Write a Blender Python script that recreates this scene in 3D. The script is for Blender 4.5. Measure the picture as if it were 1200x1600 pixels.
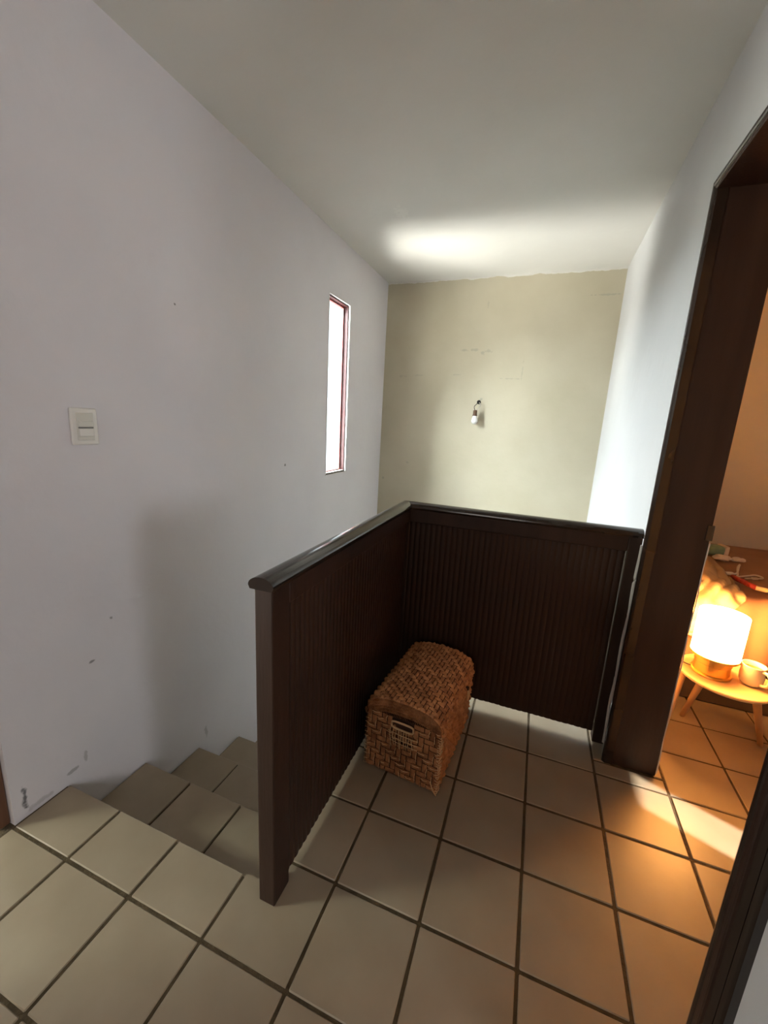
import bpy, bmesh, math, random
from mathutils import Vector, Matrix, noise
random.seed(7)
for o in list(bpy.data.objects): bpy.data.objects.remove(o)
scn = bpy.context.scene
COL = scn.collection
K = 0.82          # surveyed units -> metres (floor tile pitch becomes 0.25 m)
PI = math.pi

# ------------------------------------------------------------------ camera
cam = bpy.data.cameras.new('camera'); camo = bpy.data.objects.new('camera', cam); COL.objects.link(camo)
cx = Vector((0.9340281, 0.353292, 0.0526909)); cy = -Vector((0.1241711, -0.182827, -0.9752722)); cz = -Vector((-0.3349226, 0.9174743, -0.2146342))
camo.matrix_world = Matrix(((cx.x, cy.x, cz.x, 1.3942*K), (cx.y, cy.y, cz.y, -0.4166*K), (cx.z, cy.z, cz.z, 1.58124*K), (0, 0, 0, 1)))
cam.sensor_fit = 'VERTICAL'; cam.sensor_height = 24.0; cam.sensor_width = 18.0
cam.lens = 642.356*24.0/1600.0
cam.clip_start = 0.01
scn.camera = camo

# ------------------------------------------------------------------ world, daylight, exposure
w = bpy.data.worlds.new('sky'); scn.world = w; w.use_nodes = True
bg = w.node_tree.nodes['Background']; bg.inputs[0].default_value = (0.86, 0.93, 1.0, 1); bg.inputs[1].default_value = 3.0

def area(name, loc, direction, sx, sy, watts, color, spread=180):
    l = bpy.data.lights.new(name, 'AREA'); l.shape = 'RECTANGLE'; l.size = sx*K; l.size_y = sy*K
    l.energy = watts; l.color = color; l.spread = math.radians(spread)
    o = bpy.data.objects.new(name, l); COL.objects.link(o)
    o.location = Vector(loc)*K; o.rotation_euler = Vector(direction).to_track_quat('-Z', 'Y').to_euler()
    return o
# daylight behind the slit window of the left wall
area('slit_window_sky', (-4.2, 2.2, 4.5), (1, 0.0, -0.5), 9.0, 4.4, 10000, (0.90, 0.96, 1.0))
area('slit_window_sunlit_ground', (-3.3, 0.9, -0.6), (1, 0.6, 0.7), 4.4, 2.6, 1700, (1.0, 0.97, 0.92))
# daylight from the window of the room on the left (reaches the landing through the left doorway)
area('left_room_window_daylight', (-2.55, -1.50, 2.2), (0.775, 0.632, -0.77), 0.5, 0.5, 46, (0.88, 1.0, 0.86))
# daylight from the window of the room on the right, nearest the camera
area('right_room_window_daylight', (4.3, -1.17, 1.30), (-1, 0.36, 0.0), 0.50, 0.6, 19, (0.92, 0.95, 1.0))
# unseen fill lamp added behind the camera to brighten landing and railing corner
area('passage_fill_light', (0.8, -2.5, 1.7), (0, 1, 0.0), 1.0, 1.2, 7, (1.0, 0.94, 0.87))
# low sun through the narrow bedroom window
sun = bpy.data.lights.new('sun', 'SUN'); sun.energy = 12.0; sun.angle = math.radians(0.53); sun.color = (1.0, 0.93, 0.8)
suno = bpy.data.objects.new('sun', sun); COL.objects.link(suno)
suno.rotation_euler = Vector((-0.93, 0.37, -0.755)).to_track_quat('-Z', 'Y').to_euler()

scn.view_settings.view_transform = 'Standard'; scn.view_settings.look = 'None'
scn.view_settings.gamma = 1.0; scn.view_settings.exposure = 0.25
scn.view_settings.use_curve_mapping = False

# ------------------------------------------------------------------ materials
def nmat(name):
    m = bpy.data.materials.new(name); m.use_nodes = True
    nt = m.node_tree; b = nt.nodes['Principled BSDF']
    return m, nt, b
def rgba(c): return (c[0], c[1], c[2], 1.0)
def surf(name, c1, c2=None, scale=6.0, rough=0.6, bump=0.0, bscale=60.0, metallic=0.0, stretch=(1, 1, 1), detail=4.0, objrand=0.0, spec=0.5, marks=None, rough2=None, coat=0.0, ragged=None):
    m, nt, b = nmat(name)
    N, Lk = nt.nodes, nt.links
    tc = N.new('ShaderNodeTexCoord'); mp = N.new('ShaderNodeMapping'); mp.inputs['Scale'].default_value = stretch
    Lk.new(tc.outputs['Object'], mp.inputs['Vector'])
    col = None
    if c2 is not None:
        n = N.new('ShaderNodeTexNoise'); n.inputs['Scale'].default_value = scale; n.inputs['Detail'].default_value = detail
        Lk.new(mp.outputs[0], n.inputs['Vector'])
        r = N.new('ShaderNodeValToRGB'); r.color_ramp.elements[0].position = 0.35; r.color_ramp.elements[1].position = 0.68
        r.color_ramp.elements[0].color = rgba(c1); r.color_ramp.elements[1].color = rgba(c2)
        Lk.new(n.outputs['Fac'], r.inputs[0]); col = r.outputs[0]
        if rough2 is not None:
            mr = N.new('ShaderNodeMapRange'); mr.inputs[3].default_value = rough; mr.inputs[4].default_value = rough2
            Lk.new(n.outputs['Fac'], mr.inputs[0]); Lk.new(mr.outputs[0], b.inputs['Roughness'])
    else:
        rg = N.new('ShaderNodeRGB'); rg.outputs[0].default_value = rgba(c1); col = rg.outputs[0]
    if objrand:
        oi = N.new('ShaderNodeObjectInfo'); mr = N.new('ShaderNodeMapRange')
        mr.inputs[3].default_value = 1-objrand; mr.inputs[4].default_value = 1+objrand
        Lk.new(oi.outputs['Random'], mr.inputs[0])
        hs = N.new('ShaderNodeHueSaturation'); Lk.new(mr.outputs[0], hs.inputs['Value']); Lk.new(col, hs.inputs['Color']); col = hs.outputs[0]
    # scuffs and chips: ellipsoidal spots at given points (survey units)
    for (p, rad, mc, strength) in (marks or []):
        sub = N.new('ShaderNodeVectorMath'); sub.operation = 'SUBTRACT'; sub.inputs[1].default_value = Vector(p)*K
        Lk.new(tc.outputs['Object'], sub.inputs[0])
        nz = N.new('ShaderNodeTexNoise'); nz.inputs['Scale'].default_value = 45; Lk.new(tc.outputs['Object'], nz.inputs['Vector'])
        div = N.new('ShaderNodeVectorMath'); div.operation = 'DIVIDE'; div.inputs[1].default_value = Vector(rad)*K
        Lk.new(sub.outputs[0], div.inputs[0])
        ln = N.new('ShaderNodeVectorMath'); ln.operation = 'LENGTH'; Lk.new(div.outputs[0], ln.inputs[0])
        ad = N.new('ShaderNodeMath'); ad.operation = 'ADD'; Lk.new(ln.outputs['Value'], ad.inputs[0])
        ns = N.new('ShaderNodeMath'); ns.operation = 'MULTIPLY_ADD'; ns.inputs[1].default_value = 2.4; ns.inputs[2].default_value = -1.2
        Lk.new(nz.outputs['Fac'], ns.inputs[0]); Lk.new(ns.outputs[0], ad.inputs[1])
        mr = N.new('ShaderNodeMapRange'); mr.inputs[1].default_value = 1.0; mr.inputs[2].default_value = 0.55; mr.inputs[3].default_value = 0; mr.inputs[4].default_value = strength
        Lk.new(ad.outputs[0], mr.inputs[0])
        mx = N.new('ShaderNodeMix'); mx.data_type = 'RGBA'; Lk.new(mr.outputs[0], mx.inputs[0]); Lk.new(col, mx.inputs[6]); mx.inputs[7].default_value = rgba(mc); col = mx.outputs[2]
    if ragged:
        sx = N.new('ShaderNodeSeparateXYZ'); Lk.new(tc.outputs['Object'], sx.inputs[0])
        nz = N.new('ShaderNodeTexNoise'); nz.inputs['Scale'].default_value = 9; nz.inputs['Detail'].default_value = 5; Lk.new(tc.outputs['Object'], nz.inputs['Vector'])
        ma = N.new('ShaderNodeMath'); ma.operation = 'MULTIPLY_ADD'; ma.inputs[1].default_value = 0.045; Lk.new(nz.outputs['Fac'], ma.inputs[0]); Lk.new(sx.outputs['Z'], ma.inputs[2])
        mr = N.new('ShaderNodeMapRange'); mr.inputs[1].default_value = ragged*K+0.017; mr.inputs[2].default_value = ragged*K+0.019; Lk.new(ma.outputs[0], mr.inputs[0])
        mx = N.new('ShaderNodeMix'); mx.data_type = 'RGBA'; Lk.new(mr.outputs[0], mx.inputs[0]); Lk.new(col, mx.inputs[6]); mx.inputs[7].default_value = (0.72, 0.70, 0.65, 1); col = mx.outputs[2]
    Lk.new(col, b.inputs['Base Color'])
    if rough2 is None or c2 is None: b.inputs['Roughness'].default_value = rough
    b.inputs['Metallic'].default_value = metallic
    b.inputs['Specular IOR Level'].default_value = spec
    if coat: b.inputs['Coat Weight'].default_value = coat; b.inputs['Coat Roughness'].default_value = 0.15
    if bump:
        n2 = N.new('ShaderNodeTexNoise'); n2.inputs['Scale'].default_value = bscale; n2.inputs['Detail'].default_value = 5
        Lk.new(mp.outputs[0], n2.inputs['Vector'])
        bp = N.new('ShaderNodeBump'); bp.inputs['Strength'].default_value = bump; bp.inputs['Distance'].default_value = 0.01
        Lk.new(n2.outputs['Fac'], bp.inputs['Height']); Lk.new(bp.outputs[0], b.inputs['Normal'])
    return m
def emit(name, color, strength):
    m = bpy.data.materials.new(name); m.use_nodes = True; nt = m.node_tree; nt.nodes.clear()
    e = nt.nodes.new('ShaderNodeEmission'); e.inputs[0].default_value = rgba(color); e.inputs[1].default_value = strength
    o = nt.nodes.new('ShaderNodeOutputMaterial'); nt.links.new(e.outputs[0], o.inputs[0]); return m
def pane_glass(name):
    m = bpy.data.materials.new(name); m.use_nodes = True; nt = m.node_tree; nt.nodes.clear()
    t = nt.nodes.new('ShaderNodeBsdfTransparent'); t.inputs[0].default_value = (0.95, 0.97, 0.96, 1)
    g = nt.nodes.new('ShaderNodeBsdfGlossy'); g.inputs['Roughness'].default_value = 0.05
    x = nt.nodes.new('ShaderNodeMixShader'); x.inputs[0].default_value = 0.05; nt.links.new(t.outputs[0], x.inputs[1]); nt.links.new(g.outputs[0], x.inputs[2])
    o = nt.nodes.new('ShaderNodeOutputMaterial'); nt.links.new(x.outputs[0], o.inputs[0]); return m

DK = (0.16, 0.15, 0.145)
M = {}
M['wall'] = surf('lavender_white_plaster', (0.715, 0.68, 0.71), (0.765, 0.73, 0.755), 1.6, 0.75, 0.22, 14, detail=3, marks=[
    ((-0.305, 0.755, 0.66), (0.02, 0.008, 0.008), DK, 0.7), ((-0.305, 0.655, 0.50), (0.02, 0.013, 0.007), DK, 0.75),
    ((-0.305, 1.20, 2.07), (0.02, 0.008, 0.008), DK, 0.9), ((-0.305, 2.11, 1.24), (0.02, 0.011, 0.011), DK, 0.8),
    ((-0.305, 0.353, 0.085), (0.02, 0.012, 0.055), (0.10, 0.10, 0.11), 0.9), ((-0.305, 0.53, 0.05), (0.02, 0.025, 0.010), DK, 0.5),
    ((-0.305, 0.585, 0.085), (0.02, 0.009, 0.035), DK, 0.4), ((-0.305, 0.40, 0.02), (0.02, 0.05, 0.014), (0.40, 0.38, 0.38), 0.5),
    ((-0.305, 1.27, -0.33), (0.02, 0.012, 0.04), DK, 0.35)])
M['wall_r'] = surf('cool_white_plaster', (0.585, 0.58, 0.575), (0.63, 0.625, 0.62), 1.6, 0.75, 0.2, 14, detail=3)
M['wall_bed'] = surf('warm_white_plaster', (0.66, 0.63, 0.58), (0.70, 0.67, 0.62), 1.6, 0.75, 0.2, 14, detail=3)
CR = (0.42, 0.39, 0.30)
M['wall_back'] = surf('olive_beige_plaster', (0.505, 0.452, 0.325), (0.57, 0.515, 0.385), 2.2, 0.8, 0.3, 10, detail=5, ragged=2.995, marks=[
    ((0.56, 4.0, 2.33), (0.045, 0.03, 0.012), CR, 0.8), ((0.66, 4.0, 2.33), (0.04, 0.03, 0.016), CR, 0.8), ((0.80, 4.0, 2.32), (0.04, 0.03, 0.014), CR, 0.7), ((0.74, 4.0, 2.30), (0.02, 0.03, 0.02), CR, 0.8),
    ((1.78, 4.0, 2.79), (0.13, 0.03, 0.008), CR, 0.9), ((1.05, 4.0, 2.06), (0.10, 0.03, 0.007), CR, 0.7), ((0.50, 4.0, 2.09), (0.06, 0.03, 0.008), CR, 0.7),
    ((1.14, 4.0, 2.13), (0.008, 0.03, 0.10), CR, 0.5), ((0.77, 4.0, 1.855), (0.013, 0.03, 0.012), CR, 0.9), ((0.75, 4.0, 2.75), (0.010, 0.03, 0.05), CR, 0.5),
    ((-0.10, 4.0, 2.07), (0.05, 0.03, 0.014), CR, 0.5), ((0.10, 4.0, 2.08), (0.06, 0.03, 0.010), CR, 0.5), ((0.03, 4.0, 1.15), (0.02, 0.03, 0.02), CR, 0.7), ((-0.25, 4.0, 0.95), (0.013, 0.03, 0.02), CR, 0.8)])
M['ceiling'] = surf('painted_concrete_ceiling', (0.69, 0.67, 0.62), (0.76, 0.74, 0.69), 1.1, 0.7, 0.28, 9, detail=4, marks=[
    ((0.30, 2.62, 3.0), (0.05, 0.09, 0.02), (0.80, 0.78, 0.72), 0.6)])
M['tile'] = surf('glazed_beige_tile', (0.275, 0.215, 0.150), (0.32, 0.255, 0.182), 5.0, 0.30, 0.06, 22, objrand=0.035, rough2=0.42, spec=0.45)
M['grout'] = surf('brown_grout', (0.055, 0.036, 0.015), (0.09, 0.060, 0.028), 30, 0.9, 0.5, 120)
M['concrete'] = surf('stair_concrete', (0.34, 0.31, 0.27), (0.42, 0.38, 0.33), 6, 0.85, 0.3, 40)
M['wood'] = surf('dark_stained_wood', (0.026, 0.0125, 0.0080), (0.038, 0.0185, 0.0115), 5, 0.42, 0.10, 30, stretch=(6, 6, 0.5), rough2=0.52, spec=0.28)
M['wood_cap'] = surf('dark_varnished_rail', (0.022, 0.014, 0.010), (0.032, 0.019, 0.013), 5, 0.15, 0.02, 30, spec=0.6)
M['door_wood'] = surf('reddish_brown_wood', (0.11, 0.045, 0.022), (0.16, 0.07, 0.035), 6, 0.5, 0.1, 30, stretch=(5, 5, 0.5))
M['caulk'] = surf('white_caulk', (0.52, 0.47, 0.43), (0.60, 0.55, 0.5), 20, 0.7)
M['red_metal'] = surf('red_primed_steel', (0.20, 0.040, 0.034), (0.27, 0.062, 0.052), 12, 0.45, 0.05, 60)
M['red_dark'] = surf('oxide_red_steel', (0.040, 0.006, 0.006), (0.060, 0.010, 0.009), 12, 0.6)
M['sill'] = surf('dusty_cement_sill', (0.10, 0.085, 0.07), (0.17, 0.15, 0.13), 25, 0.9, 0.4, 80)
M['plaster_edge'] = surf('white_plaster_edge', (0.74, 0.72, 0.70), None, 1, 0.8)
M['glass'] = pane_glass('window_glass')
M['plastic'] = surf('off_white_plastic', (0.80, 0.765, 0.71), None, 1, 0.35)
M['plastic_lo'] = surf('cream_plastic', (0.70, 0.67, 0.60), None, 1, 0.4)
M['gap_shade'] = surf('painted_gap_shade', (0.20, 0.19, 0.17), None, 1, 0.6)  # dark tone standing in for shade in the switch gap
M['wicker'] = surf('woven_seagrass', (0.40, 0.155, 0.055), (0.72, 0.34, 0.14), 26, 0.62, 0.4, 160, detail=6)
M['wicker_shaded'] = surf('coarse_seagrass_shaded', (0.27, 0.095, 0.030), (0.52, 0.22, 0.08), 26, 0.65, 0.4, 160, detail=6)  # coarser weave; shaded-side darkness is put into the seagrass colour
M['straw'] = surf('pale_straw', (0.66, 0.41, 0.20), (0.78, 0.53, 0.29), 30, 0.6)
M['wicker_core'] = surf('dark_basket_core', (0.055, 0.018, 0.006), None, 1, 0.9)
M['brass_socket'] = surf('brown_bulb_socket', (0.10, 0.045, 0.02), None, 1, 0.5)
M['cable_dk'] = surf('dark_cable', (0.03, 0.025, 0.02), None, 1, 0.6)
M['bulb_glass'] = surf('frosted_bulb_glass', (0.88, 0.88, 0.86), None, 1, 0.2)
M['gold'] = surf('brushed_gold', (0.83, 0.50, 0.13), None, 1, 0.28, metallic=1.0)
M['shade'] = emit('glowing_lampshade', (1.0, 0.40, 0.09), 88.0)
M['table'] = surf('pale_oak_top', (0.62, 0.42, 0.22), (0.70, 0.50, 0.28), 4, 0.4, stretch=(1, 8, 1))
M['leg'] = surf('beech_leg', (0.50, 0.29, 0.14), (0.58, 0.35, 0.18), 5, 0.45, stretch=(4, 4, 0.6))
M['mug'] = surf('cream_ceramic', (0.80, 0.72, 0.55), None, 1, 0.2, spec=0.6)
M['tea'] = surf('brown_tea', (0.20, 0.07, 0.02), None, 1, 0.1)
M['sheet'] = surf('brown_bedsheet', (0.30, 0.175, 0.12), (0.36, 0.215, 0.15), 5, 0.85, 0.1, 90)
M['skirt'] = surf('peach_bedspread', (0.29, 0.15, 0.10), (0.34, 0.18, 0.12), 5, 0.85, 0.1, 90)
M['blanket'] = surf('beige_blanket', (0.42, 0.31, 0.205), (0.50, 0.37, 0.25), 6, 0.85, 0.15, 90)
M['bed_base'] = surf('dark_bed_base', (0.05, 0.03, 0.02), None, 1, 0.7)
M['green'] = surf('green_plastic_wrap', (0.16, 0.30, 0.24), (0.22, 0.38, 0.30), 20, 0.35)
M['paper'] = surf('white_tissue', (0.78, 0.70, 0.64), (0.84, 0.77, 0.72), 20, 0.8)
M['white_cable'] = surf('white_cable', (0.80, 0.74, 0.66), None, 1, 0.4)
M['red'] = surf('red_plastic', (0.62, 0.07, 0.06), None, 1, 0.35)
M['cream'] = surf('cream_plastic_body', (0.75, 0.62, 0.42), None, 1, 0.4)
M['steel'] = surf('worn_steel', (0.45, 0.40, 0.35), None, 1, 0.45, metallic=1.0)

# ------------------------------------------------------------------ builders (survey units in, metres out)
def link_mesh(name, bm, mat, parent=None, smooth=False, kind=None):
    bm.transform(Matrix.Scale(K, 4))
    bmesh.ops.recalc_face_normals(bm, faces=bm.faces[:])
    me = bpy.data.meshes.new(name); bm.to_mesh(me); bm.free()
    me.materials.append(M[mat])
    if smooth:
        for p in me.polygons: p.use_smooth = True
    o = bpy.data.objects.new(name, me); COL.objects.link(o)
    if parent is not None: attach(o, parent)
    if kind: o['kind'] = kind
    return o
def attach(o, parent):
    o.parent = parent
    o.matrix_parent_inverse = parent['_m'] if False else Matrix.Translation(-ROOT.get(parent.name, Vector())) if parent.name in ROOT else Matrix()
ROOT = {}
def thing(name, label, cat, base, group=None, kind=None):
    o = bpy.data.objects.new(name, None); COL.objects.link(o); o.empty_display_size = 0.05
    o.location = Vector(base)*K; ROOT[o.name] = Vector(base)*K
    tag(o, label, cat, group, kind); return o
def tag(o, label, cat=None, group=None, kind=None):
    o['label'] = label
    if cat: o['category'] = cat
    if group: o['group'] = group
    if kind: o['kind'] = kind
    return o
def box(bm, x0, x1, y0, y1, z0, z1, bev=0.0, seg=1):
    r = bmesh.ops.create_cube(bm, size=1.0)
    vs = r['verts']
    for v in vs: v.co = Vector(((x0+x1)/2+v.co.x*(x1-x0), (y0+y1)/2+v.co.y*(y1-y0), (z0+z1)/2+v.co.z*(z1-z0)))
    if bev:
        es = list({e for v in vs for e in v.link_edges})
        bmesh.ops.bevel(bm, geom=es, offset=bev, segments=seg, affect='EDGES', profile=0.5)
def bobj(name, mat, parent, *a, bev=0.0, seg=1, kind=None, smooth=False):
    bm = bmesh.new(); box(bm, *a, bev=bev, seg=seg); return link_mesh(name, bm, mat, parent, kind=kind, smooth=smooth)
def lathe(bm, prof, c, n=40, close=False):
    rings = []
    for r, z in prof:
        if r < 1e-6: rings.append([bm.verts.new((c[0], c[1], c[2]+z))])
        else: rings.append([bm.verts.new((c[0]+r*math.cos(2*PI*k/n), c[1]+r*math.sin(2*PI*k/n), c[2]+z)) for k in range(n)])
    for a, b in zip(rings, rings[1:]):
        for k in range(n):
            q = [a[k % len(a)], a[(k+1) % len(a)], b[(k+1) % len(b)], b[k % len(b)]]
            f = []
            for v in q:
                if v not in f: f.append(v)
            if len(f) >= 3: bm.faces.new(f)
def tube(bm, pts, r, n=8, r_end=None):
    pts = [Vector(p) for p in pts]; rings = []
    up = Vector((0, 0, 1))
    for i, p in enumerate(pts):
        t = (pts[min(i+1, len(pts)-1)]-pts[max(i-1, 0)]).normalized()
        s = t.cross(up)
        if s.length < 1e-3: s = t.cross(Vector((1, 0, 0)))
        s.normalize(); q = s.cross(t)
        rr = r if r_end is None else r+(r_end-r)*i/(len(pts)-1)
        rings.append([bm.verts.new(p+s*rr*math.cos(2*PI*k/n)+q*rr*math.sin(2*PI*k/n)) for k in range(n)])
    for a, b in zip(rings, rings[1:]):
        for k in range(n): bm.faces.new((a[k], a[(k+1) % n], b[(k+1) % n], b[k]))
    bm.faces.new(rings[0][::-1]); bm.faces.new(rings[-1])
def prism(bm, poly, f0, f1):
    a = [bm.verts.new(f0(*p)) for p in poly]; b = [bm.verts.new(f1(*p)) for p in poly]
    n = len(poly)
    for k in range(n): bm.faces.new((a[k], a[(k+1) % n], b[(k+1) % n], b[k]))
    bm.faces.new(a[::-1]); bm.faces.new(b)
def smooth_pts(pts, n=6):
    P = [Vector(p) for p in pts]; out = []
    for i in range(len(P)-1):
        p0, p1, p2, p3 = P[max(i-1, 0)], P[i], P[i+1], P[min(i+2, len(P)-1)]
        for k in range(n):
            t = k/n
            out.append(0.5*((2*p1)+(p2-p0)*t+(2*p0-5*p1+4*p2-p3)*t*t+(3*p1-p0-3*p2+p3)*t**3))
    out.append(P[-1]); return out
def wall(name, axis, a0, a1, u0, u1, v0, v1, holes, mat, label, step=None):
    """a wall slab normal to axis between a0 and a1, spanning u (other horizontal) and v (height), with rectangular holes"""
    us = sorted({u0, u1, *[h[0] for h in holes], *[h[1] for h in holes]}); vs = sorted({v0, v1, *[h[2] for h in holes], *[h[3] for h in holes]})
    us = [u for u in us if u0 <= u <= u1]; vs = [v for v in vs if v0 <= v <= v1]
    solid = lambda i, j: 0 <= i < len(us)-1 and 0 <= j < len(vs)-1 and not any(h[0] <= (us[i]+us[i+1])/2 <= h[1] and h[2] <= (vs[j]+vs[j+1])/2 <= h[3] for h in holes)
    bm = bmesh.new(); cache = {}
    def V(a, u, v):
        k = (a, u, v)
        if k not in cache: cache[k] = bm.verts.new((a, u, v) if axis == 'x' else (u, a, v))
        return cache[k]
    for i in range(len(us)-1):
        for j in range(len(vs)-1):
            if not solid(i, j): continue
            ua, ub, va, vb = us[i], us[i+1], vs[j], vs[j+1]
            for a in (a0, a1): bm.faces.new((V(a, ua, va), V(a, ub, va), V(a, ub, vb), V(a, ua, vb)))
            for (di, dj, p, q) in ((-1, 0, (ua, va), (ua, vb)), (1, 0, (ub, va), (ub, vb)), (0, -1, (ua, va), (ub, va)), (0, 1, (ua, vb), (ub, vb))):
                if not solid(i+di, j+dj): bm.faces.new((V(a0, *p), V(a0, *q), V(a1, *q), V(a1, *p)))
    o = link_mesh(name, bm, mat, kind='structure'); tag(o, label, 'wall'); return o

# ------------------------------------------------------------------ structure
XL, XR, YB, ZC, ZB = -0.305, 1.915, 4.0, 3.0, -2.75
WIN = (2.715, 3.097, 1.10, 2.55)
wl = wall('wall_left', 'x', XL-0.085, XL, -2.6, YB, ZB, ZC, [WIN, (-0.35, 0.31, -0.15, 2.5)], 'wall', 'long lavender white plaster wall with a slit window and a switch')
wb = wall('wall_back', 'y', YB, YB+0.15, XL-0.085, 2.10, ZB, ZC, [], 'wall_back', 'olive beige plaster wall at the far end above the stairs')
wr = wall('wall_right', 'x', XR, 2.095, -2.6, YB, ZB, ZC, [(0.448, 1.64, -0.15, 2.51), (-0.75, 0.262, -0.15, 2.51)], 'wall_r', 'white plaster wall holding the dark bedroom door frame')
wall('wall_near', 'y', -2.75, -2.6, -3.0, 4.85, -0.2, ZC, [], 'wall_r', 'plain white wall behind the viewer')
wall('wall_bedroom_far', 'y', 3.77, 3.92, 2.095, 4.85, -0.2, ZC, [], 'wall_bed', 'lamplit bedroom wall behind the bed')
wall('wall_bedroom_right', 'x', 4.7, 4.85, -2.6, 3.92, -0.2, ZC, [(0.262, 0.507, 1.30, 2.31)], 'wall_bed', 'bedroom side wall with a narrow window')
wall('wall_bedroom_near', 'y', 0.17, 0.29, 2.095, 4.7, -0.2, ZC, [], 'wall_bed', 'partition between the bedroom and the next room')
wall('wall_left_room_side', 'y', 0.42, 0.55, -3.0, XL-0.085, -0.2, ZC, [], 'wall_r', 'side wall of the room left of the landing')
wall('wall_left_room_end', 'x', -3.0, -2.85, -2.6, 0.42, -0.2, ZC, [], 'wall_r', 'end wall of the room left of the landing')
wall('wall_under_landing', 'y', 1.68, 1.83, 0.70, XR, ZB, -0.16, [], 'wall_r', 'wall under the landing edge in the stairwell')
wall('wall_beside_stairs', 'x', 0.70, 0.80, 0.512, 1.68, ZB, -0.16, [], 'wall_r', 'wall beside the stair flight under the landing')
bm = bmesh.new(); box(bm, -3.0, 4.85, -2.75, 0.55, ZC, ZC+0.15); box(bm, XL-0.085, 4.85, 0.55, YB+0.15, ZC, ZC+0.15)
ce = link_mesh('ceiling', bm, 'ceiling', kind='structure'); tag(ce, 'painted concrete ceiling', 'ceiling')

# floor slab (grout bed) with laid tiles
bm = bmesh.new()
for r in ((-2.85, 4.7, -2.6, 0.500), (0.70, XR, 0.500, 1.825), (XR, 4.7, 0.500, 3.77)):
    box(bm, r[0], r[1], r[2], r[3], -0.16, -0.004)
fl = link_mesh('floor', bm, 'grout', kind='structure'); tag(fl, 'beige square tile floor with dark grout on the upper landing', 'floor')
PX, PY, G = 0.305, 0.302, 0.0055
tile_cache = {}
def tile(parent, x0, x1, y0, y1, z=0.0, g=(1, 1, 1, 1)):
    x0 += G*g[0]; x1 -= G*g[1]; y0 += G*g[2]; y1 -= G*g[3]
    if x1-x0 < 0.012 or y1-y0 < 0.012: return
    key = (round(x1-x0, 3), round(y1-y0, 3))
    if key not in tile_cache:
        bm = bmesh.new(); box(bm, -(x1-x0)/2, (x1-x0)/2, -(y1-y0)/2, (y1-y0)/2, -0.016, 0, bev=0.0028)
        o = link_mesh('tile', bm, 'tile'); tile_cache[key] = o.data
    else:
        o = bpy.data.objects.new('tile', tile_cache[key]); COL.objects.link(o)
    attach(o, parent)
    jit = lambda a: random.uniform(-a, a)
    o.location = Vector(((x0+x1)/2+jit(0.0008), (y0+y1)/2+jit(0.0008), z+jit(0.0006)))*K
    o.rotation_euler = (jit(0.0015), jit(0.0015), jit(0.004))
    return o
def clip_tiles(parent, i, j, rx0, rx1, ry0, ry1, ysplit=None):
    x0, x1, y0, y1 = max(i*PX, rx0), min((i+1)*PX, rx1), max(j*PY, ry0), min((j+1)*PY, ry1)
    if x1 <= x0 or y1 <= y0: return
    if ysplit and y0 < ysplit < y1:
        tile(parent, x0, x1, y0, ysplit); tile(parent, x0, x1, ysplit, y1)
    else: tile(parent, x0, x1, y0, y1)
for i in range(-1, 6):
    for j in range(-6, 6):
        if i == 2 and j == 1: continue
        if i < 2: clip_tiles(fl, i, j, XL+0.001, XR, -1.9, 0.512)
        elif i == 2 and j >= 2: clip_tiles(fl, i, j, 0.69, XR, 0, 1.83)
        elif j == 5: tile(fl, i*PX, (i+1)*PX, 1.51, 1.834, g=(1, 1, 1, 0))
        else: clip_tiles(fl, i, j, XL, XR, -1.9, 1.83)
for i in range(6, 12):
    for j in range(-6, 10):
        x1 = min((i+1)*PX, 4.69)
        if i == 6 and j == 5:
            tile(fl, i*PX, x1, 1.51, 1.597); tile(fl, i*PX, XR+0.004, 1.597, 1.832); tile(fl, 2.09, x1, 1.597, 1.812)
        elif i == 6 and j > 5: tile(fl, 2.09, x1, j*PY, (j+1)*PY)
        else: tile(fl, i*PX, x1, j*PY, (j+1)*PY)
# the tile notched around the newel post
bm = bmesh.new()
L = [(0.61+G, 0.302+G), (0.915-G, 0.302+G), (0.915-G, 0.604-G), (0.69+G, 0.604-G), (0.69+G, 0.512), (0.61+G, 0.512)]
prism(bm, L, lambda x, y: (x, y, -0.016), lambda x, y: (x, y, 0.0))
link_mesh('tile', bm, 'tile', fl)

# staircase going down along the left wall
st = thing('staircase', 'tiled stair flight going down beside the left wall', 'stairs', (0.2, 0.512, 0), kind='structure')
RISE, RUN = 0.195, 0.345
bobj('riser', 'concrete', st, XL+0.002, 0.698, 0.500, 0.506, -0.20, -0.018)
for k in range(1, 8):
    y0, y1, z = 0.506+RUN*(k-1), 0.512+RUN*k, -RISE*k
    bobj('step', 'grout', st, XL+0.002, 0.698, y0, y1-0.008, ZB+0.1, z-0.006)
    cols = [XL+0.002, 0.0, 0.303, 0.61, 0.698] if k != 2 else [XL+0.002, -0.006, 0.298, 0.60, 0.698]
    for a, b in zip(cols, cols[1:]): tile(st, a, b, y0+0.0, y1, z, g=(0.8, 0.8, 0.2, 0))
zl = -RISE*8
bobj('landing', 'concrete', st, XL+0.002, XR-0.002, 0.506+RUN*7, YB-0.002, ZB+0.1, zl)
bobj('landing', 'concrete', st, 0.70, XR-0.002, 1.832, 0.506+RUN*7, ZB+0.1, zl)

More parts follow.
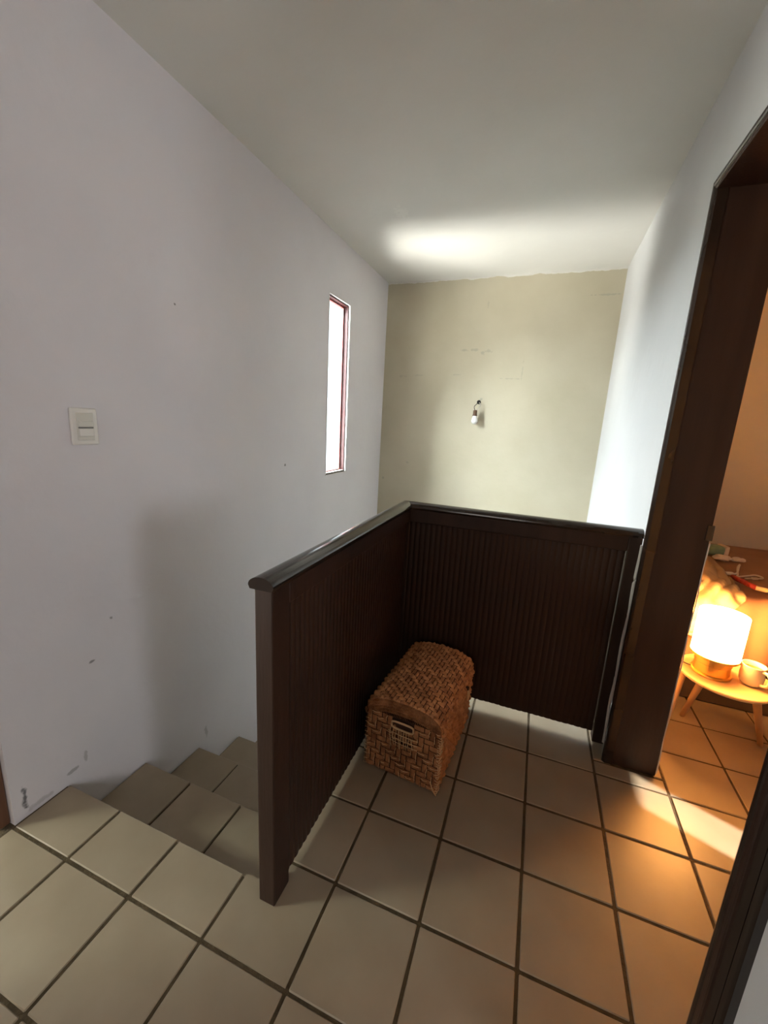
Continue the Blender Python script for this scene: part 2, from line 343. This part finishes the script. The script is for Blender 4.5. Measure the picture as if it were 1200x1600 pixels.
# slit window
win = thing('window_1', 'tall slit window with red steel frame in the left wall', 'window', (XL, 2.906, 1.10), kind='structure')
y0, y1, z0, z1 = WIN
def ring(name, mat, xa, xb, wy, wz, inset=0.0, parent=win):
    a, b, c, d = y0+inset, y1-inset, z0+inset, z1-inset
    bm = bmesh.new()
    box(bm, xa, xb, a, a+wy, c, d); box(bm, xa, xb, b-wy, b, c, d)
    box(bm, xa, xb, a+wy, b-wy, c, c+wz); box(bm, xa, xb, a+wy, b-wy, d-wz, d)
    return link_mesh(name, bm, mat, parent)
ring('window_frame', 'red_dark', XL-0.052, XL-0.014, 0.010, 0.010, 0.003)
ring('glazing_stop', 'red_metal', XL-0.074, XL-0.050, 0.024, 0.022, 0.003)
ring('plaster_edge', 'plaster_edge', XL-0.013, XL+0.004, 0.006, 0.006, -0.004)
bobj('glass_pane', 'glass', win, XL-0.066, XL-0.062, y0+0.02, y1-0.02, z0+0.02, z1-0.02)
bobj('window_sill', 'sill', win, XL-0.05, XL-0.002, y0+0.014, y1-0.014, z0+0.004, z0+0.018)

# bedroom door frame
d1 = thing('door_1', 'dark brown wooden door frame of the lamplit bedroom', 'door frame', (1.98, 1.04, 0), kind='structure')
bobj('jamb', 'wood', d1, 1.874, 2.10, 1.602, 1.642, 0.001, 2.512, bev=0.006, seg=2)
bobj('jamb', 'wood', d1, 1.874, 2.10, 0.446, 0.486, 0.001, 2.512, bev=0.006, seg=2)
bobj('head_jamb', 'wood', d1, 1.874, 2.10, 0.486, 1.602, 2.47, 2.512, bev=0.004)
def casing_profile(wd, side):   # cross-section (along y, proud of wall in x): two rounded ribs
    pts = [(0, 0)]
    for c0, c1, h in ((0.0, 0.45, 0.045), (0.47, 0.78, 0.036), (0.80, 1.0, 0.027)):
        for k in range(7):
            t = k/6; u = c0+(c1-c0)*t
            pts.append((u*wd, h-0.012+0.012*math.sin(PI*t)))
    pts.append((wd, 0)); return pts
for (yy, s) in ((1.598, 1), (0.490, -1)):
    bm = bmesh.new(); pr = casing_profile(0.066, s)
    prism(bm, pr, lambda u, h: (XR-h, yy+s*u, 0.0005), lambda u, h: (XR-h, yy+s*u, 2.474+u))
    link_mesh('casing', bm, 'wood_cap', d1)
bm = bmesh.new(); pr = casing_profile(0.066, 1)
prism(bm, pr, lambda u, h: (XR-h, 0.490-u, 2.474+u), lambda u, h: (XR-h, 1.598+u, 2.474+u))
link_mesh('head_casing', bm, 'wood_cap', d1)
bobj('strike_plate', 'wood_cap', d1, 2.080, 2.106, 1.596, 1.606, 1.17, 1.235, bev=0.002)
bm = bmesh.new()
tube(bm, [(2.101+0.0015*math.sin(z*23), 1.604+0.001*math.sin(z*31), z) for z in [0.02+1.14*k/40 for k in range(41)]], 0.0028, 5)
link_mesh('caulk_line', bm, 'caulk', d1)

# doorway nearest the viewer on the right
d2 = thing('door_2', 'dark door frame at the lower right picture corner', 'door frame', (1.98, -0.25, 0), kind='structure')
bobj('jamb', 'wood', d2, 1.874, 2.10, 0.222, 0.262, 0.001, 2.512, bev=0.004)
bobj('jamb', 'wood', d2, 1.874, 2.10, -0.75, -0.71, 0.001, 2.512, bev=0.004)
bobj('head_jamb', 'wood', d2, 1.874, 2.10, -0.71, 0.222, 2.47, 2.512, bev=0.004)
for (yy, s) in ((0.240, 1), (-0.728, -1)):
    bm = bmesh.new(); pr = casing_profile(0.066, s)
    prism(bm, pr, lambda u, h: (XR-h, yy+s*u, 0.0005), lambda u, h: (XR-h, yy+s*u, 2.474+u))
    link_mesh('casing', bm, 'wood_cap', d2)
bm = bmesh.new(); pr = casing_profile(0.066, 1)
prism(bm, pr, lambda u, h: (XR-h, -0.728-u, 2.474+u), lambda u, h: (XR-h, 0.240+u, 2.474+u))
link_mesh('head_casing', bm, 'wood_cap', d2)

# doorway on the left (only its brown jamb foot shows)
d3 = thing('door_3', 'reddish brown door jamb at the left picture edge', 'door frame', (-0.38, -0.2, 0), kind='structure')
bobj('jamb', 'door_wood', d3, XL-0.083, XL-0.020, 0.272, 0.309, 0.001, 2.499, bev=0.005)
bobj('jamb', 'door_wood', d3, XL-0.083, XL-0.020, -0.349, -0.312, 0.001, 2.499, bev=0.005)
bobj('head_jamb', 'door_wood', d3, XL-0.083, XL-0.020, -0.312, 0.272, 2.462, 2.499, bev=0.005)

# ------------------------------------------------------------------ stair railing
rl = thing('stair_railing', 'dark brown L-shaped beadboard stair railing with rounded cap', 'railing', (0.735, 1.76, 0))
bobj('newel_post', 'wood', rl, 0.705, 0.765, 0.460, 0.546, 0.001, 1.118, bev=0.004, seg=2)
bobj('top_board', 'wood', rl, 0.708, 0.764, 0.546, 1.79, 1.045, 1.118, bev=0.003)
bobj('top_board', 'wood', rl, 0.764, 1.838, 1.732, 1.788, 1.045, 1.118, bev=0.003)
bobj('end_post', 'wood', rl, 1.838, 1.893, 1.728, 1.79, 0.001, 1.118, bev=0.003)
bobj('corner_post', 'wood', rl, 0.708, 0.766, 1.736, 1.788, 0.03, 1.045, bev=0.003)
# beaded boards
BW = 0.0297
def board_mesh(z0, z1, name):
    bm = bmesh.new()
    prof = [(0, 0), (0, 0.0125)]
    for k in range(7):
        t = k/6; prof.append((0.003+(BW-0.006)*t, 0.0135+0.0022*math.sin(PI*t)**0.7))
    prof += [(BW, 0.0125), (BW, 0)]
    prism(bm, prof, lambda u, h: (u, -h, z0), lambda u, h: (u, -h, z1))
    bm.transform(Matrix.Scale(K, 4)); bmesh.ops.recalc_face_normals(bm, faces=bm.faces[:])
    me = bpy.data.meshes.new(name); bm.to_mesh(me); bm.free(); me.materials.append(M['wood']); return me
mb, ml = board_mesh(0.054, 1.046, 'board'), board_mesh(0.022, 1.046, 'board')
x = 0.765
while x < 1.838-0.01:
    o = bpy.data.objects.new('board', mb); COL.objects.link(o); attach(o, rl); o.location = Vector((x, 1.757, random.uniform(-0.001, 0.001)))*K; x += BW
y = 0.546
while y < 1.745-0.02:
    o = bpy.data.objects.new('board', ml); COL.objects.link(o); attach(o, rl)
    o.location = Vector((0.735, y, random.uniform(-0.002, 0.002)))*K; o.rotation_euler = (0, 0, PI/2); y += BW
# half-round cap rails, mitred at the corner
cap = []
for k in range(15):
    a = PI*k/14; cap.append((0.041*math.cos(a), 1.128+0.026*math.sin(a)))
cap = [(0.036, 1.117)]+cap+[(-0.036, 1.117)]
bm = bmesh.new(); prism(bm, cap, lambda d, z: (0.735+d, 0.448, z), lambda d, z: (0.735+d, 1.76-d, z)); link_mesh('cap_rail', bm, 'wood_cap', rl)
bm = bmesh.new(); prism(bm, cap, lambda d, z: (0.735-d, 1.76+d, z), lambda d, z: (1.893, 1.76+d, z)); link_mesh('cap_rail', bm, 'wood_cap', rl)
bm = bmesh.new()
tube(bm, [(1.886+0.002*math.sin(z*19), 1.707+0.006*math.sin(z*5), z) for z in [0.03+1.06*k/40 for k in range(41)]], 0.0075, 6)
link_mesh('caulk_line', bm, 'caulk', rl)

# ------------------------------------------------------------------ light switch
sw = thing('light_switch', 'white plastic light switch on the lavender wall', 'switch', (XL, 0.716, 1.427))
bobj('wall_plate', 'plastic', sw, XL+0.0005, XL+0.014, 0.664, 0.768, 1.428, 1.571, bev=0.006, seg=3)
bobj('insert', 'plastic_lo', sw, XL+0.012, XL+0.0165, 0.684, 0.750, 1.446, 1.553, bev=0.002)
bobj('rocker', 'plastic', sw, XL+0.015, XL+0.0215, 0.688, 0.746, 1.462, 1.493, bev=0.002)
bobj('rocker', 'plastic_lo', sw, XL+0.015, XL+0.0195, 0.688, 0.746, 1.498, 1.522, bev=0.002)
bobj('rocker_gap_shade', 'gap_shade', sw, XL+0.015, XL+0.0172, 0.688, 0.746, 1.4925, 1.4985)  # dark strip that paints the shade between the two rockers

# ------------------------------------------------------------------ bare bulb on back wall
lb = thing('wall_bulb', 'bare unlit bulb hanging by wires from the back wall', 'light bulb', (0.735, 3.95, 1.60))
bm = bmesh.new(); lathe(bm, [(0, 0), (0.019, 0.0), (0.0205, 0.004), (0.019, 0.01)], (0, 0, 0), 20)
bm.transform(Matrix.Translation((0.752, YB-0.0005, 1.826)) @ Matrix.Rotation(PI/2, 4, 'X')); link_mesh('wall_hole', bm, 'cable_dk', lb)
for s in (-1, 1):
    bm = bmesh.new()
    tube(bm, smooth_pts([(0.752+s*0.004, 3.995, 1.822), (0.752+s*0.022, 3.975, 1.80), (0.748+s*0.024-0.008, 3.955, 1.775), (0.735+s*0.004, 3.945, 1.735)], 5), 0.0035, 6)
    link_mesh('wire', bm, 'caulk' if s > 0 else 'cable_dk', lb, True)
bm = bmesh.new(); lathe(bm, [(0, 0.145), (0.012, 0.145), (0.020, 0.138), (0.021, 0.10), (0.024, 0.094), (0.024, 0.086), (0, 0.086)], (0.732, 3.945, 1.60), 20); link_mesh('socket', bm, 'brass_socket', lb, True)
bm = bmesh.new()
prof = [(0, 0)]+[(0.032*math.sin(a), 0.032-0.032*math.cos(a)) for a in [PI*0.62*k/9 for k in range(1, 10)]]+[(0.022, 0.070), (0.016, 0.088)]
lathe(bm, prof, (0.732, 3.945, 1.602), 24); link_mesh('bulb', bm, 'bulb_glass', lb, True)

# ------------------------------------------------------------------ wicker chest
ch = thing('wicker_chest', 'woven seagrass chest with domed lid in the railing corner', 'chest', (0.803, 1.122, 0))
CW, CLn, CH, CR_ = 0.355, 0.555, 0.30, 0.072
ang = math.radians(-5)
CM = Matrix.Translation((0.803, 1.122, 0)) @ Matrix.Rotation(ang, 4, 'Z')
def clink(name, bm, mat, parent=ch, smooth=False, kind=None):
    bm.transform(CM); return link_mesh(name, bm, mat, parent, smooth, kind)
def lidz(x):   # arch height over the width
    t = (x-CW/2)/(CW/2); return CH+0.012+CR_*math.sqrt(max(0, 1-abs(t)**2.6))
def weave(bm, S, nu, nv, cu, cv, h, skip=None, phase=0, squeeze=0.90):
    """2/2 twill of raised pads; S(u, v) -> (point, normal)"""
    def pad(i0, i1, j0, j1, along_u):
        ca, cb = (i0+i1)/2*cu, (j0+j1)/2*cv; ha, hb = (i1-i0)/2*cu*squeeze, (j1-j0)/2*cv*squeeze
        if skip and skip(ca, cb): return
        na, nb = (4, 3) if along_u else (3, 4)
        g = []
        jh = h*random.uniform(0.7, 1.25)
        for a in range(na):
            row = []
            for b in range(nb):
                s, t = a/(na-1)*2-1, b/(nb-1)*2-1
                lng, crs = (s, t) if along_u else (t, s)
                hh = jh*((1-0.95*abs(crs)**2)*(1-0.85*abs(lng)**4))
                P, Nn = S(ca+s*ha, cb+t*hb); row.append(bm.verts.new(P+Nn*(hh-0.001)))
            g.append(row)
        for a in range(na-1):
            for b in range(nb-1): bm.faces.new((g[a][b], g[a+1][b], g[a+1][b+1], g[a][b+1]))
    for i in range(-1, nu):
        for j in range(-1, nv):
            k = (i+j+phase) % 4
            if k == 0:
                a, b = max(i, 0), min(i+2, nu)
                if b > a and 0 <= j < nv: pad(a, b, j, j+1, True)
            elif k == 2:
                a, b = max(j, 0), min(j+2, nv)
                if b > a and 0 <= i < nu: pad(i, i+1, a, b, False)
# core
bm = bmesh.new(); box(bm, 0.006, CW-0.006, 0.006, CLn-0.006, 0.002, CH, bev=0.006)
cbody = clink('body', bm, 'wicker_core')
bm = bmesh.new()
arc = [(0.002, CH+0.001)]+[(CW/2-(CW/2-0.002)*math.cos(PI*k/20), 0) for k in range(21)]+[(CW-0.002, CH+0.001)]
arc = [(a, lidz(a)-0.004) if z == 0 else (a, z) for a, z in arc]
prism(bm, arc, lambda a, z: (a, 0.014, z), lambda a, z: (a, CLn-0.008, z))
clid = clink('lid', bm, 'wicker_core')
V = Vector
# hand hole position on the front face (u along x, v up)
def hole(u, v): return (0.130 < u < 0.230 and 0.255 < v < 0.290)
c = 0.0254
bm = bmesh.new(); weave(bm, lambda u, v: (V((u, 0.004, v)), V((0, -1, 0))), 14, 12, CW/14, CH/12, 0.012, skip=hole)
clink('front_weave', bm, 'wicker_shaded', cbody, True, 'stuff')
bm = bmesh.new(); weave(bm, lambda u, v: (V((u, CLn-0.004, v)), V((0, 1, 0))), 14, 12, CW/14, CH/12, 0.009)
clink('rear_weave', bm, 'wicker_shaded', cbody, True, 'stuff')
bm = bmesh.new()
weave(bm, lambda u, v: (V((CW-0.004, u, v)), V((1, 0, 0))), 26, 14, CLn/26, CH/14, 0.012)
weave(bm, lambda u, v: (V((0.004, u, v)), V((-1, 0, 0))), 26, 14, CLn/26, CH/14, 0.012)
clink('side_weave', bm, 'wicker', cbody, True, 'stuff')
# pale straws hooked over the front weave
bm = bmesh.new(); cu, cv = CW/14, CH/12
for i in range(14):
    for j in range(12):
        k = (i+j) % 4
        u0, v0 = i*cu, j*cv
        if hole(u0+cu, v0+cv/2) or hole(u0, v0): continue
        if random.random() < 0.72 and k == 0:
            u1 = min(u0+cu*random.uniform(0.9, 1.8), CW-0.003)
            tube(bm, [(u0+0.002, -0.003, v0+cv*0.95), ((u0+u1)/2, -0.008, v0+cv*random.uniform(0.9, 1.05)), (u1, -0.004, v0+cv*random.uniform(0.85, 1.1))], 0.0018, 4)
        if random.random() < 0.8 and k == 2:
            v1 = min(v0+cv*random.uniform(1.0, 1.9), CH)
            tube(bm, [(u0+cu*0.95, -0.003, max(v0-0.004, 0.004)), (u0+cu*random.uniform(0.9, 1.05), -0.009, (v0+v1)/2), (u0+cu*random.uniform(0.85, 1.1), -0.004, v1)], 0.0019, 4)
for k in range(24):   # frayed straws along the front right corner
    z = 0.008+k*(CH-0.01)/24
    tube(bm, [(CW-0.012, -0.004, z+random.uniform(-0.008, 0.008)), (CW+0.002, -0.006, z), (CW+0.007, 0.012+random.random()*0.012, z+random.uniform(-0.01, 0.012))], 0.0022, 4)
for k in range(12):
    z = 0.012+k*(CH-0.01)/12
    tube(bm, [(0.014, -0.004, z), (-0.003, -0.004, z+random.uniform(-0.006, 0.006)), (-0.006, 0.012, z+random.uniform(-0.01, 0.012))], 0.002, 4)
tube(bm, [(CW-0.03, -0.006, 0.055), (CW-0.012, -0.012, 0.02), (CW+0.004, -0.014, 0.006)], 0.0028, 5)
for k in range(9):   # stitching below the hand hole
    u = 0.125+0.105*k/8
    tube(bm, [(u+random.uniform(-0.006, 0.006), -0.007, 0.252), (u+random.uniform(-0.004, 0.004), -0.013, 0.22), (u+random.uniform(-0.008, 0.008), -0.006, 0.165+random.uniform(-0.01, 0.01))], 0.0021, 4)
for v in (0.188, 0.210, 0.232):
    tube(bm, [(0.11, -0.005, v), (0.18, -0.014, v+random.uniform(-0.004, 0.004)), (0.255, -0.006, v-0.006)], 0.002, 4)
clink('straw', bm, 'straw', cbody, True, 'stuff')
# hand hole: rolled rim and dark recess
bm = bmesh.new(); pts = []
for k in range(29):
    a = 2*PI*k/28; pts.append((0.180+0.052*math.copysign(abs(math.cos(a))**0.45, math.cos(a)), -0.007, 0.272+0.017*math.copysign(abs(math.sin(a))**0.45, math.sin(a))))
tube(bm, pts, 0.0046, 6); clink('handle_rim', bm, 'straw', cbody, True)
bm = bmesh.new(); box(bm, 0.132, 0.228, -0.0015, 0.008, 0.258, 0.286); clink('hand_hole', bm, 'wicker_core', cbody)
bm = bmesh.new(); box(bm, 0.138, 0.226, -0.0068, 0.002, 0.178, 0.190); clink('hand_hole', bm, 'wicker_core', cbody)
# lid weave: twill over the arch, in lengthwise bands
def arch_pt(s):
    a = PI*(1-s)   # s 0..1 left to right
    xx = CW/2+(CW/2+0.004)*math.cos(a); return xx
ss = [0.0]; N_ = 200; P_ = []
for k in range(N_+1):
    xx = CW/2-(CW/2+0.003)*math.cos(PI*k/N_); P_.append((xx, lidz(min(max(xx, 0), CW))))
P_ = [(P_[0][0], CH-0.035)]+P_+[(P_[-1][0], CH-0.035)]
cum = [0.0]
for a, b in zip(P_, P_[1:]): cum.append(cum[-1]+math.hypot(b[0]-a[0], b[1]-a[1]))
TOT = cum[-1]
def arch(sv):
    sv = min(max(sv, 0), TOT)
    for k in range(len(cum)-1):
        if cum[k+1] >= sv: break
    t = (sv-cum[k])/max(cum[k+1]-cum[k], 1e-9)
    a, b = P_[k], P_[k+1]
    d = V((b[0]-a[0], 0, b[1]-a[1])).normalized()
    return V((a[0]+(b[0]-a[0])*t, 0, a[1]+(b[1]-a[1])*t)), V((-d.z, 0, d.x))
nb_ = round(TOT/0.0195); nl_ = round((CLn+0.004)/0.0195)
def lidS(u, v):
    p, n = arch(u); return V((p.x, -0.002+v, p.z)), n
bm = bmesh.new(); weave(bm, lidS, nb_, nl_, TOT/nb_, (CLn+0.004)/nl_, 0.0115)
clink('lid_weave', bm, 'wicker', clid, True, 'stuff')
# lid ends: fine coiled border that follows the arch
for yy, ny in ((0.012, -1), (CLn-0.008, 1)):
    bm = bmesh.new()
    for r in range(5):
        pts = []
        for k in range(31):
            xx = 0.004+(CW-0.008)*k/30; zt = lidz(xx)-0.004-r*0.0155
            pts.append((xx, yy+ny*0.002, max(zt, CH+0.003-0.0*r)))
        tube(bm, pts, 0.0078, 5)
    for k in range(44):
        xx = 0.010+(CW-0.02)*k/43; zt = lidz(xx)
        if zt-CH > 0.02: tube(bm, [(xx, yy+ny*0.010, CH+0.004), (xx+0.003, yy+ny*0.011, (zt+CH)/2), (xx, yy+ny*0.008, zt-0.006)], 0.0022, 4)
    clink('lid_end', bm, 'wicker_shaded', clid, True, 'stuff')
# loop latch on the right side
bm = bmesh.new(); pts = []
for k in range(21):
    a = 2*PI*k/20; pts.append((CW+0.020, CLn*0.70+0.008*math.cos(a), 0.250+0.026*math.sin(a)))
tube(bm, pts, 0.0052, 6); clink('latch_loop', bm, 'straw', ch, True)
bm = bmesh.new(); box(bm, CW+0.004, CW+0.020, CLn*0.70-0.006, CLn*0.70+0.006, 0.278, 0.298, bev=0.003); clink('latch_peg', bm, 'wicker_core', ch)

# ------------------------------------------------------------------ bedroom: nightstand, lamp, mug
ns = thing('nightstand', 'round pale wooden nightstand on splayed legs under the lamp', 'side table', (2.43, 1.99, 0))
bm = bmesh.new(); lathe(bm, [(0, -0.022), (0.185, -0.022), (0.198, -0.018), (0.205, -0.010), (0.205, -0.004), (0.201, 0), (0, 0)], (2.43, 1.99, 0.40), 64); link_mesh('table_top', bm, 'table', ns)
for (tx, ty, bx, by) in ((2.242, 1.975, 2.165, 1.85), (2.405, 2.10, 2.36, 2.18), (2.548, 1.955, 2.69, 2.08)):
    bm = bmesh.new(); tube(bm, [(tx, ty, 0.379), ((tx+bx)/2, (ty+by)/2, 0.19), (bx, by, 0.001)], 0.021, 14, 0.0125); link_mesh('leg', bm, 'leg', ns, True)
lp = thing('table_lamp', 'lit cylindrical lamp with gold base on the nightstand', 'lamp', (2.365, 1.99, 0.40))
LC = (2.365, 1.99, 0.4005)
bm = bmesh.new(); lathe(bm, [(0, 0), (0.086, 0), (0.088, 0.006), (0.086, 0.012), (0.078, 0.014), (0.076, 0.060), (0.080, 0.064), (0.080, 0.090), (0, 0.090)], LC, 48); link_mesh('base', bm, 'gold', lp)
bm = bmesh.new(); lathe(bm, [(0.098, 0.112), (0.103, 0.112), (0.103, 0.330), (0.098, 0.330), (0.098, 0.112)], LC, 48); link_mesh('lamp_shade', bm, 'shade', lp, True)
bm = bmesh.new(); lathe(bm, [(0.0, 0.0905), (0.090, 0.092), (0.104, 0.098), (0.105, 0.111), (0.0, 0.1115)], LC, 48); link_mesh('shade_ring', bm, 'gold', lp)
bm = bmesh.new(); tube(bm, smooth_pts([(2.28, 2.0, 0.412), (2.25, 2.04, 0.406), (2.235, 2.07, 0.406), (2.215, 2.10, 0.40), (2.20, 2.13, 0.34), (2.19, 2.16, 0.2), (2.18, 2.3, 0.01)], 5), 0.0035, 6); link_mesh('power_cord', bm, 'cable_dk', lp, True)
mg = thing('mug', 'cream ceramic mug beside the glowing lamp', 'mug', (2.518, 1.955, 0.40))
MC = (2.518, 1.955, 0.4005)
bm = bmesh.new(); lathe(bm, [(0, 0), (0.030, 0), (0.040, 0.006), (0.048, 0.022), (0.050, 0.05), (0.048, 0.078), (0.049, 0.102), (0.0495, 0.105), (0.046, 0.105), (0.045, 0.078), (0.0465, 0.05), (0.044, 0.022), (0.03, 0.010), (0, 0.009)], MC, 40); link_mesh('body', bm, 'mug', mg, True)
hd = V((0.45, -0.89, 0)).normalized()
bm = bmesh.new(); tube(bm, smooth_pts([V(MC)+hd*0.046+V((0, 0, 0.092)), V(MC)+hd*0.072+V((0, 0, 0.092)), V(MC)+hd*0.085+V((0, 0, 0.065)), V(MC)+hd*0.075+V((0, 0, 0.035)), V(MC)+hd*0.046+V((0, 0, 0.022))], 6), 0.0075, 8); link_mesh('handle', bm, 'mug', mg, True)
bm = bmesh.new(); lathe(bm, [(0, 0.080), (0.0452, 0.080)], MC, 32); link_mesh('tea', bm, 'tea', mg)

# bed
bd = thing('bed', 'bed with brown sheet and peach hanging spread in the bedroom', 'bed', (3.4, 3.05, 0))
bobj('bed_base', 'bed_base', bd, 2.13, 4.66, 2.38, 3.74, 0.002, 0.40, bev=0.01)
bobj('mattress', 'sheet', bd, 2.11, 4.68, 2.325, 3.755, 0.40, 0.72, bev=0.045, seg=4, smooth=True)
def drape(name, mat, x_of, path, nx, amp, thick, parent, lift=lambda s, x: 0.0):
    bm = bmesh.new(); pp = smooth_pts(path, 8); n = len(pp); g = []
    for i, p in enumerate(pp):
        t = (pp[min(i+1, n-1)]-pp[max(i-1, 0)]).normalized(); nor = V((0, t.z, -t.y)).normalized()
        if nor.z < -0.3 or (abs(nor.z) <= 0.3 and nor.y > 0): nor = -nor
        xa, xb = x_of(i/(n-1)); row = []
        for k in range(nx+1):
            xx = xa+(xb-xa)*k/nx
            row.append(bm.verts.new(V((xx, p.y, p.z))+nor*(amp(i/(n-1), xx)+lift(i/(n-1), k/nx))))
        g.append(row)
    for i in range(n-1):
        for k in range(nx): bm.faces.new((g[i][k], g[i+1][k], g[i+1][k+1], g[i][k+1]))
    o = link_mesh(name, bm, mat, parent, True)
    s = o.modifiers.new('thickness', 'SOLIDIFY'); s.thickness = thick*K; s.offset = 1.0
    return o
drape('bedspread', 'skirt', lambda s: (2.14, 4.62), [(0, 2.46, 0.722), (0, 2.375, 0.725), (0, 2.322, 0.71), (0, 2.305, 0.65), (0, 2.30, 0.52), (0, 2.295, 0.40), (0, 2.29, 0.31)], 200,
      lambda s, x: 0.003+0.012*s*(1+math.sin(x*26+1.5*math.sin(x*7)))+0.004*s*math.sin(x*66), 0.005, bd)
def bl_amp(s, x):
    return 0.008+0.022*(0.5+0.5*noise.noise(V((x*8.4, s*7, 1.3))))+0.022*math.sin(x*31+s*14+4*noise.noise(V((x*4.8, s*6, 0))))**2+0.010*noise.noise(V((x*24, s*20, 3)))
def bl_x(s):
    pts = [(0, 2.600), (0.12, 2.605), (0.3, 2.565), (0.5, 2.535), (0.62, 2.55), (0.72, 2.48), (0.85, 2.42), (1, 2.38)]
    for (a, xa), (b, xb) in zip(pts, pts[1:]):
        if a <= s <= b: return (2.16, xa+(xb-xa)*(s-a)/(b-a))
    return (2.16, 2.38)
bk = drape('blanket', 'blanket', bl_x, [(0, 3.147, 0.727), (0, 2.848, 0.729), (0, 2.60, 0.729), (0, 2.414, 0.731), (0, 2.314, 0.72), (0, 2.262, 0.655), (0, 2.248, 0.56), (0, 2.242, 0.49)], 60, bl_amp, 0.010, None,
           lift=lambda s, k: 0.042*math.sin(PI*min(1, (1-k)*1.3+0.04))*math.sin(PI*min(1, s+0.12))**0.6)
tag(bk, 'rumpled beige blanket spilling over the bed edge behind the lamp', 'blanket')
# things lying on the bed
tp = thing('tissue_pack', 'green wrapped tissue pack lying on the bed', 'tissue pack', (2.72, 3.306, 0.722))
TM = Matrix.Translation((2.720, 3.306, 0.723)) @ Matrix.Rotation(0.25, 4, 'Z')
bm = bmesh.new(); box(bm, -0.083, 0.071, -0.05, 0.05, 0, 0.071, bev=0.021, seg=3); bm.transform(TM); link_mesh('wrapper', bm, 'green', tp, True)
bm = bmesh.new(); box(bm, 0.0625, 0.093, -0.052, 0.052, 0.007, 0.077, bev=0.008, seg=2); bm.transform(TM); link_mesh('pack_end', bm, 'paper', tp, True)
def crumple(name, label, c, rx, ry, rz, seed):
    bm = bmesh.new(); bmesh.ops.create_icosphere(bm, subdivisions=3, radius=1)
    for v in bm.verts:
        d = 1+0.45*noise.noise(v.co*1.6+V((seed, 0, 0)))+0.2*noise.noise(v.co*4+V((0, seed, 0)))
        v.co = V((c[0]+v.co.x*rx*d, c[1]+v.co.y*ry*d, max(c[2]+rz+v.co.z*rz*d, c[2])))
    tag(link_mesh(name, bm, 'paper', None, True), label, 'tissue', 'used tissues on the bed')
crumple('crumpled_tissue', 'larger crumpled tissue against the green pack on the bed', (2.733, 3.135, 0.722), 0.050, 0.042, 0.023, 2.0)
crumple('crumpled_tissue', 'small twisted tissue right of the green pack on the bed', (2.838, 3.16, 0.722), 0.046, 0.021, 0.018, 9.0)
cb = thing('charging_cable', 'white cable looped loosely on the brown sheet', 'cable', (2.69, 2.80, 0.725))
bm = bmesh.new(); tube(bm, smooth_pts([(2.637, 2.748, 0.735), (2.699, 2.798, 0.732), (2.758, 2.931, 0.742), (2.783, 2.990, 0.747), (2.752, 2.931, 0.738), (2.703, 2.790, 0.732), (2.683, 2.731, 0.730), (2.749, 2.781, 0.7285), (2.816, 2.831, 0.7285), (2.833, 2.781, 0.7285), (2.758, 2.740, 0.7285), (2.716, 2.715, 0.7285)], 6), 0.0055, 6); link_mesh('cord', bm, 'white_cable', cb, True)
bm = bmesh.new(); box(bm, -0.042, 0.042, -0.013, 0.013, 0, 0.020, bev=0.007, seg=2); bm.transform(Matrix.Translation((2.628, 2.756, 0.7265)) @ Matrix.Rotation(0.1, 4, 'Z')); link_mesh('plug', bm, 'white_cable', cb, True)
bm = bmesh.new(); box(bm, -0.021, 0.021, -0.010, 0.010, 0, 0.015, bev=0.004, seg=2); bm.transform(Matrix.Translation((2.774, 2.740, 0.7235)) @ Matrix.Rotation(0.5, 4, 'Z')); link_mesh('connector', bm, 'white_cable', cb, True)
br = thing('hair_brush', 'red and cream handled brush lying on the bed edge', 'brush', (2.65, 2.47, 0.74))
G0, G1, G2, G3 = V((2.615, 2.631, 0.752)), V((2.665, 2.452, 0.754)), V((2.71, 2.43, 0.754)), V((2.830, 2.398, 0.754))
bm = bmesh.new(); tube(bm, [G0, G0.lerp(G1, 0.5), G1], 0.0145, 10); link_mesh('red_grip', bm, 'red', br, True)
for k in range(5):
    a = G0.lerp(G1, 0.3+0.14*k); d = (G1-G0).normalized()*0.0035
    bm = bmesh.new(); tube(bm, [a-d, a+d], 0.0155, 10); link_mesh('grip_ring', bm, 'red', br, True)
bm = bmesh.new(); tube(bm, smooth_pts([G1, G2, G3], 6), 0.0135, 10); link_mesh('handle', bm, 'cream', br, True)
